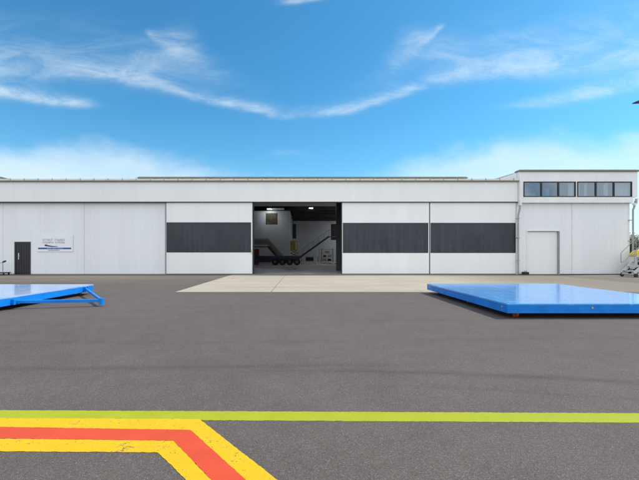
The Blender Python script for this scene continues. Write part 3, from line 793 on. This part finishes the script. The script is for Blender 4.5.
# mobile steps at the right
YS = 23.4; k = YS/F
ms = thing('boarding_steps', 'grey wheeled metal steps with tubular handrails beside the corner of the white block', 'steps', (wx(622,YS), YS, 0))
sx = wx(621,YS)+.45; ang = (wz(241,YS)-wz(252,YS))/(wx(632,YS)-wx(620.5,YS))
ex = sx + 3.6
m = MB()
for yy in (YS-.45, YS+.45): m.bar((sx,yy,.25),(ex,yy,.25+3.6*ang),.05,.18)
build_each(m, 'stringer', M['steppaint'], ms)
m = MB(); n = 12
for i in range(n):
    t = (i+.5)/n; m.box(sx+3.6*t-.13, sx+3.6*t+.13, YS-.42, YS+.42, .25+3.6*ang*t, .28+3.6*ang*t)
build_each(m, 'tread', M['steppaint'], ms)
for yy in (YS-.48, YS+.48):
    m = MB(); x0 = wx(620.6,YS)+.45
    zt0, zb0 = wz(252,YS), wz(262.8,YS)
    m.path([(x0+.03,yy,zb0),(x0,yy,zb0+.12),(x0,yy,zt0-.1),(x0+.06,yy,zt0),(x0+3.6,yy,zt0+3.6*ang)], .022)
    m.path([(x0+.03,yy,zb0),(x0+.12,yy,zb0+.02),(x0+3.6,yy,zb0+3.5*ang)], .02)
    for q in (1.0, 2.0, 3.0): m.tube((x0+q,yy,.3+(q-.1)*ang),(x0+q,yy,zt0+q*ang),.018)
    m.build('handrail', M['galv'], ms, smooth=True)
m = MB()
for yy in (YS-.45, YS+.45):
    for q in (.30, .68): m.tube((sx+q,yy,.14),(sx+q,yy,.25+q*ang),.022)
    for z in (.2,.42): m.tube((sx-.02,yy,z*.8),(sx+3.4,yy,z*.8),.025)
    m.tube((sx+.30,yy,.16),(sx+.68,yy,.6),.015); m.tube((sx+3.3,yy,.16),(sx+3.3,yy,.25+3.3*ang),.03)
    m.tube((sx+.68,yy,.16),(sx+3.3,yy,2.2),.018); m.tube((sx+1.9,yy,.2),(sx+1.9,yy,.25+1.9*ang),.02)
for q in (0,1.9,3.3): m.tube((sx+q,YS-.45,.17),(sx+q,YS+.45,.17),.025)
m.build('base_frame', M['steppaint'], ms)
for (q, yy) in ((.06,YS-.5),(.06,YS+.5),(3.2,YS-.5),(3.2,YS+.5)):
    m = MB(); m.tube((sx+q,yy-.035,.12),(sx+q,yy+.035,.12),.12,18); m.build('wheel', M['rubber'], ms, smooth=True)

# yellow and white tow tractor behind the steps
tg = thing('tow_tractor', 'pale tow tractor with a yellow hood and black tyres behind the boarding steps', 'tractor', (23.6, 25.0, 0))
ty0, ty1 = 24.95, 25.7; tx = 23.1
m = MB(); m.prism([(tx,.42),(tx+3.1,.42),(tx+3.1,.95),(tx+1.5,1.05),(tx+1.4,1.32),(tx+.05,1.32),(tx,.9)], 'y', ty0, ty1); m.build('body', M['tuggrey'], tg, bevel=.03)
m = MB(); m.prism([(tx+.0,1.325),(tx+1.45,1.325),(tx+1.4,1.62),(tx+.9,1.88),(tx+.3,1.7),(tx+.02,1.45)], 'y', ty0+.05, ty1-.05); m.build('hood', M['yellow'], tg, bevel=.04)
m = MB(); m.box(tx-.02, tx+3.12, ty0-.02, ty0+.05, .46, .56); m.box(tx+.02, tx+.25, ty0-.012, ty0-.002, .72, 1.2); build_each(m, 'black_trim', M['rubber'], tg)
for q in (.32, 2.6):
    for yy in (ty0-.06, ty1-.2):
        m = MB(); m.tube((tx+q,yy,.36),(tx+q,yy+.24,.36),.36,24); w = m.build('wheel', M['rubber'], tg, bevel=.03, smooth=True)
        m = MB(); m.tube((tx+q,yy-.012,.36),(tx+q,yy+.005,.36),.17,16); m.build('rim', M['galv'], w)
m = MB(); m.box(tx+1.9, tx+2.4, ty0+.3, ty1-.3, 1.0, 1.12); m.box(tx+2.4, tx+2.5, ty0+.3, ty1-.3, 1.0, 1.55); m.build('driver_seat', M['rubber'], tg)
m = MB(); m.tube((tx+1.45,25.1,1.3),(tx+1.7,25.1,1.5),.02); m.tube((tx+1.69,25.1,1.47),(tx+1.71,25.1,1.5),.18,16); m.build('steering_wheel', M['rubber'], tg)

# floodlight mast beyond the block
fm = thing('floodlight_mast', 'tall steel floodlight mast whose lamp reaches into the upper right of the sky', 'light mast', (43.6, 45, 0))
m = MB(); m.tube((43.6,45,0),(43.6,45,20.6),.22,14,.11); m.build('mast', M['galv'], fm, smooth=True)
m = MB(); m.tube((43.6,45,20.3),(42.3,45,20.42),.05); m.tube((43.6,45,20.3),(44.9,45,20.42),.05); build_each(m, 'arm', M['galv'], fm)
for q in (42.0, 45.2):
    m = MB(); m.prism([(q-.75,20.28),(q+.45,20.34),(q+.4,20.52),(q-.3,20.56),(q-.7,20.40)], 'y', 44.7, 45.3); m.build('lamp_head', M['darkmetal'], fm, bevel=.03)

# trees beyond the block
def tree(x, y, hgt, wid, seed, label):
    r = random.Random(seed)
    t = thing('tree', label, 'tree', (x,y,0), 'trees beyond the white block')
    m = MB(); p = Vector((x,y,0)); th = hgt*.36
    m.tube(p, p+Vector((r.uniform(-.2,.2),0,th)), .22*hgt/8, 10, .15*hgt/8)
    tops = []
    for i in range(7):
        a = i*.9+r.random(); q = p+Vector((math.cos(a)*wid*.33, math.sin(a)*wid*.33, hgt*r.uniform(.55,.85)))
        m.tube(p+Vector((0,0,th*.9)), q, .10*hgt/8, 6, .03); tops.append(q)
    m.build('trunk', M['bark'], t)
    l = MB()
    cl = [(p+Vector((r.gauss(0,.24)*wid, r.gauss(0,.24)*wid, hgt*(.62+r.gauss(0,.15)))), wid*r.uniform(.10,.22)) for _ in range(26)] + [(q, wid*.2) for q in tops]
    for (c, rad) in cl:
        for _ in range(70):
            d = Vector((r.gauss(0,1), r.gauss(0,1), r.gauss(0,.8))).normalized()*rad*r.random()**.4
            c2 = c+d; s = r.uniform(.10,.22)
            a = Vector((r.gauss(0,1),r.gauss(0,1),r.gauss(0,1))).normalized(); b = a.orthogonal().normalized()
            l.poly([c2-a*s, c2+b*s*.5, c2+a*s, c2-b*s*.5])
    l.build('crown', M['leaf'], t)
tree(37.5, 41, 2.9, 3.2, 3, 'small dark green tree, nearest one beyond the corner of the white block')
tree(58, 62, 5.0, 5.0, 4, 'middle broad green tree of those beyond the white block')
tree(78, 84, 5.6, 6.0, 5, 'farthest green tree of those beyond the white block')
# pale shed far to the right
sh = thing('distant_shed', 'pale low shed far away beyond the trees on the right', 'building', (150, 150, 0))
m = MB(); m.box(128,190,150,165,0,6.0); m.build('wall', M['white'], sh)
m = MB(); m.prism([(149,6.02),(157.5,8.2),(166,6.02)], 'x', 127, 191); m.build('roof', M['greymetal'], sh)

# ------------------------------------------------------------------ inside the hangar
YO = 52.0; z0 = .006
ob = thing('office_block', 'white two-storey room block inside the hangar, behind the navy trailer', 'building', (-5, YO, z0))
bx0, bx1, bz = wx(243,YO), wx(289.6,YO), wz(211,YO)
a, b, c, d = wx(266,YO), wx(277.3,YO), wz(224.6,YO), wz(213.2,YO)
m = MB(); m.box(bx0,a,YO,YO+.1,z0,bz); m.box(b,bx1,YO,YO+.1,z0,bz); m.box(a,b,YO,YO+.1,z0,c); m.box(a,b,YO,YO+.1,d,bz); m.box(bx1-.1,bx1,YO+.1,YB-.1,z0,bz); m.box(bx0,bx0+.1,YO+.1,YB-.1,z0,bz)
m.build('wall', M['room'], ob)
m = MB(); m.box(bx0-.05,bx1+.08,YO-.06,YB-.2,bz,bz+.12); m.build('roof', M['darkmetal'], ob)
m = MB(); m.box(a+.003,b-.003,YO+.03,YO+.07,c+.003,d-.003); w = m.build('window', mat('brown_pane',(.07,.055,.035),.3,.3,2), ob)
m = MB(); 
for q in (a, (a+b)/2, b): m.box(q-.04,q+.04,YO-.03,YO-.002,c-.04,d+.04)
m.build('window_frame', M['darkmetal'], w)
# pale ducts lying on the room roof
dz = bz+.12
m = MB(); m.tube((wx(266.5,YO),YO+.5,dz+.2),(wx(284,YO),YO+.5,dz+.2),.2,14)
tag(m.build('duct_roll', M['white'], None, smooth=True), 'long white roll lying on top of the room block inside the hangar', 'roll')
# stairs inside
M['stairpanel'] = mat('stair_panel', (.20,.195,.19), .6, .15, 4)
def stairs(name, label, p0, p1, land, Y, wdt, infill):
    t = thing(name, label, 'staircase', (p0[0], Y, z0))
    (xa, za), (xb, zb) = p0, p1; dirx = 1 if xb > xa else -1
    m = MB()
    for yy in (Y, Y+wdt): m.bar((xa,yy,za),(xb,yy,zb),.06,.28)
    build_each(m, 'stringer', M['darkmetal'], t)
    m = MB(); n = max(4,int((zb-za)/.2))
    for i in range(n):
        u = (i+.5)/n; x = xa+(xb-xa)*u; m.box(x-.14,x+.14,Y+.03,Y+wdt-.03,za+(zb-za)*u,za+(zb-za)*u+.04)
    build_each(m, 'tread', M['stairgrey'], t)
    m = MB(); m.box(min(xb,xb+dirx*land),max(xb,xb+dirx*land),Y,Y+wdt,zb-.1,zb+.05); m.build('landing', M['stairgrey'], t)
    m = MB()
    ye = Y-.05; le = xb+dirx*land
    for dz, rr_w in ((1.1,.05),(.68,.03),(.30,.03)):
        m = MB(); m.bar((xa,ye,za+dz),(xb,ye,zb+dz),rr_w,rr_w); m.bar((xb,ye,zb+dz),(le,ye,zb+dz),rr_w,rr_w); m.build('handrail', M['darkmetal'], t)
    n = 7
    for i_ in range(n+1):
        u = i_/n; m = MB(); x = xa+(xb-xa)*u; z = za+(zb-za)*u; m.box(x-.02,x+.02,ye-.02,ye+.02,z+.05,z+1.1); m.build('baluster', M['darkmetal'], t)
    if infill:
        q = [(xa,za+.32),(xb,zb+.32),(le,zb+.32),(le,zb+1.0),(xb,zb+1.0),(xa,za+1.0)]
        m = MB(); m.prism(q,'y',Y-.10,Y-.08); m.build('infill_panel', M['stairpanel'], t)
    m = MB(); ex_ = xb+dirx*land*.95
    for yy in (Y+.06, Y+wdt-.06): m.box(ex_-.05,ex_+.05,yy-.05,yy+.05,z0,zb-.1)
    build_each(m, 'support_post', M['darkmetal'], t)
stairs('staircase', 'dark staircase climbing leftwards on the front of the room block', (wx(283.5,50.3),z0), (wx(268,50.3),wz(246.5,50.3)), 3.2, 50.3, 1.0, True)
stairs('staircase', 'dark staircase climbing to a landing at the right of the hangar back wall', (wx(293,60),z0), (wx(329,60),wz(236.5,60)), 2.2, 60.0, 1.1, False)
# navy low trailer
YT = 45.5
tr_ = thing('flat_trailer', 'long navy flat trailer with a row of dark tyres just inside the open doorway', 'trailer', (-4, YT, z0))
ta, tb_ = wx(238,YT), wx(300,YT)
m = MB(); m.box(ta,tb_,YT,YT+2.4,wz(259.2,YT),wz(256.0,YT)); m.build('deck', M['navy'], tr_, bevel=.02)
m = MB(); m.box(ta,wx(271,YT),YT+.2,YT+.35,wz(262.4,YT),wz(259.3,YT)); m.box(ta,tb_-.3,YT+.8,YT+1.6,wz(261.5,YT),wz(259.3,YT)); m.build('chassis', M['navy'], tr_)
for px in (275, 282.3, 289.6, 296.9):
    for yy in (YT+.05, YT+2.0):
        m = MB(); m.tube((wx(px,YT),yy,z0+.42),(wx(px,YT),yy+.3,z0+.42),.42,22); w = m.build('wheel', M['rubber'], tr_, bevel=.03, smooth=True)
        m = MB(); m.tube((wx(px,YT),yy-.012,z0+.42),(wx(px,YT),yy+.006,z0+.42),.2,14); m.build('rim', M['stairgrey'], w)
m = MB(); m.box(ta,ta+1.2,YT+.3,YT+.7,z0,wz(259.3,YT)); m.box(wx(256,YT),wx(257.2,YT),YT+.3,YT+.5,z0,wz(259.3,YT)); build_each(m, 'landing_leg', M['darkmetal'], tr_)
m = MB(); m.box(tb_-.02,tb_+.04,YT+.1,YT+.35,wz(260.4,YT),wz(259.2,YT)); m.build('tail_lamp', M['white'], tr_)
# yellow lift
YL = 54.5
sl_ = thing('scissor_lift', 'yellow scissor lift raised beside the corner of the room block', 'lift', (wx(292.5,YL), YL, z0))
a, b = wx(289.8,YL), wx(297.5,YL)
m = MB(); m.box(a,b,YL,YL+1.0,z0+.15,z0+.7); m.build('base', M['navy'], sl_, bevel=.02)
m = MB(); zt_ = wz(250.5,YL); n = 3; hh = (zt_-z0-.7)/n
for i in range(n):
    za = z0+.7+hh*i
    for yy in (YL+.1,YL+.9): m.bar((a+.1,yy,za),(b-.1,yy,za+hh),.06,.06); m.bar((b-.1,yy+.07,za),(a+.1,yy+.07,za+hh),.06,.06)
build_each(m, 'scissor_arm', M['darkmetal'], sl_)
m = MB(); zt2 = wz(241,YL); m.box(a,b,YL,YL+1.0,zt_,zt_+.12); m.box(a,a+.85,YL,YL+.03,zt_+.12,zt2); m.box(a,a+.04,YL+.03,YL+1.0,zt_+.12,zt2)
for xx in (b-.05,(a+b)/2+.15): m.box(xx,xx+.05,YL,YL+.05,zt_+.12,zt2)
m.box(a+.86,b,YL,YL+.05,zt2-.05,zt2); m.build('basket', M['dullyellow'], sl_)
for q in (a+.2,b-.2):
    m = MB(); m.tube((q,YL-.06,z0+.18),(q,YL+.06,z0+.18),.18,16); m.build('wheel', M['rubber'], sl_, smooth=True)
# odds and ends on the floor
def pallet_stack(name, label, x0, x1, y, n):
    t = thing(name, label, 'pallet', ((x0+x1)/2, y, z0))
    m = MB(); z = z0
    for xx in (x0,(x0+x1)/2-.05,x1-.1): m.box(xx,xx+.1,y,y+1.0,z,z+.1)
    build_each(m, 'bearer', M['wood'], t)
    m = MB()
    for k_ in range(6): m.box(x0,x1,y+k_*.17,y+k_*.17+.13,z+.102,z+.13)
    m.build('top_board', M['wood'], t)
pallet_stack('pallet', 'pale wooden pallet on the hangar floor behind the trailer tail', wx(302,48), wx(316,48), 48.0, 1)
pallet_stack('pallet', 'wooden pallet on the hangar floor under the right-hand landing', wx(324,50), wx(336,50), 50.0, 1)
sp_ = thing('stepladder', 'pale grey stepladder standing open near the foot of the right staircase', 'ladder', (wx(318,52), 52, z0))
m = MB(); X = wx(318,52)
for yy in (52.0,52.45): m.bar((X-.2,yy,z0),(X,yy,2.3),.05,.07)
for i in range(7): u=(i+.7)/7.4; m.box(X-.2+.2*u-.05,X-.2+.2*u+.05,52.02,52.43,z0+2.3*u,z0+2.3*u+.03)
m.build('front_rails', M['white'], sp_)
m = MB()
for yy in (52.0,52.45): m.bar((X+.45,yy,z0),(X+.04,yy,2.25),.04,.05)
m.build('rear_rails', M['galv'], sp_)
rk = thing('tool_cabinet', 'dark red cabinet under the left staircase, near the doorway edge', 'cabinet', (wx(256,49.5),49.5,z0))
m = MB(); m.box(wx(251,49),wx(259,49),48.6,49.2,z0,wz(249,49)); m.build('carcass', M['red'], rk, bevel=.02)
m = MB()
for k_ in range(4): m.box(wx(251,49)+.06,wx(259,49)-.06,48.575,48.597,.2+k_*.45,.6+k_*.45)
build_each(m, 'drawer', M['red'], rk)
rkr = random.Random(11)
def rack(label, x0, x1, y, h):
    t = thing('storage_rack', label, 'rack', ((x0+x1)/2, y, z0))
    for xx in (x0, x1-.06):
        for yy in (y, y+.6):
            m = MB(); m.box(xx,xx+.06,yy,yy+.06,z0,h); m.build('upright', M['darkmetal'], t)
    levels = [z0+.15+k*(h-.3)/3 for k in range(4)]
    for z in levels:
        m = MB(); m.box(x0+.063,x1-.063,y,y+.66,z,z+.04); m.build('shelf', M['stairgrey'], t)
    return levels
boxmats = [M['wood'], M['navy'], M['red'], M['greymetal'], M['stairgrey']]
def carton(label, x, y, z, w, h, m_):
    t = thing('storage_box', label, 'box', (x, y, z))
    m = MB(); m.box(x,x+w,y,y+.4,z,z+h*.82); m.build('carton', m_, t, bevel=.01)
    m = MB(); m.box(x-.01,x+w+.01,y-.01,y+.41,z+h*.82+.002,z+h); m.build('lid', m_, t)
lv = rack('dark shelving rack under the landing of the right staircase', 3.0, 5.0, 61.6, 2.3)
carton('brown box on the lowest shelf of the dark rack', 3.15, 61.65, lv[0]+.042, .7, .42, M['wood'])
carton('navy box on the lowest shelf of the dark rack', 4.05, 61.65, lv[0]+.042, .6, .38, M['navy'])
carton('dark red box on the second shelf of the dark rack', 3.3, 61.65, lv[1]+.042, .5, .35, M['red'])
carton('grey box on the second shelf of the dark rack', 4.1, 61.65, lv[1]+.042, .65, .45, M['greymetal'])
carton('brown box on the third shelf of the dark rack', 3.6, 61.65, lv[2]+.042, .8, .4, M['wood'])
wb = thing('workbench', 'long dark workbench along the hangar back wall behind the stepladder', 'workbench', (1.2, 63.5, z0))
m = MB(); m.box(-.6,2.6,63.2,63.9,.86,.93); m.build('bench_top', M['wood'], wb)
for xx in (-.5,2.42):
    for yy in (63.25,63.78):
        m = MB(); m.box(xx,xx+.08,yy,yy+.08,z0,.858); m.build('leg', M['darkmetal'], wb)
m = MB(); m.box(.3,1.7,63.3,63.85,.15,.8); m.build('drawer_unit', M['navy'], wb)
dm_ = thing('oil_drum', 'dark blue oil drum standing left of the workbench inside the hangar', 'drum', (-1.1, 62.6, z0))
m = MB(); m.tube((-1.1,62.6,z0),(-1.1,62.6,.88),.29,20)
m.build('drum_body', M['navy'], dm_, smooth=True)
for z in (.3,.6,.87):
    m = MB(); m.tube((-1.1,62.6,z-.015),(-1.1,62.6,z+.015),.305,20); m.build('hoop', M['navy'], dm_, smooth=True)
# ceiling lamps, lit; most are added out of view to brighten the interior
lp = None
spots = [(-4.9,51.0),(-3.1,39.2),(4.0,39.2),(-12,39.2),(11.5,39.2),(-3.1,33.5),(4.0,33.5),(-1.0,46.5),(6.6,47.5),(12,45),(-20,42),(-26,36),(-20,34),(1.05,53.5),(8.2,53),(9.4,58),(9.8,62.5),(12.5,60),(7.4,63.5)]
for i, (x, y) in enumerate(spots):
    zc = (Zt + (ZR-Zt)*(y-D)/(YR-D)) if y < YR else ZR + (ZK-ZR)*(y-YR)/(YB-YR)
    if lp is None:
        lp = thing('ceiling_lamp', 'lit white lamp hanging under the dark hangar roof, most of the set added for fill light', 'lamp', (0,0,0), 'lamps hanging under the hangar roof')
        m = MB(); m.box(-.32,.32,-.14,.14,.0,.08); m.build('housing', M['darkmetal'], lp)
        m = MB(); m.box(-.28,.28,-.11,.11,-.03,-.002); m.build('diffuser', M['lamp'], lp)
        m = MB(); m.tube((-.35,0,.08),(-.35,0,.36),.012,6); m.tube((.35,0,.08),(.35,0,.36),.012,6); build_each(m, 'hanger', M['darkmetal'], lp)
        o = lp
    else: o = copy_tree(lp)
    o.location = (x, y, zc-(1.12 if i == 0 else .45))
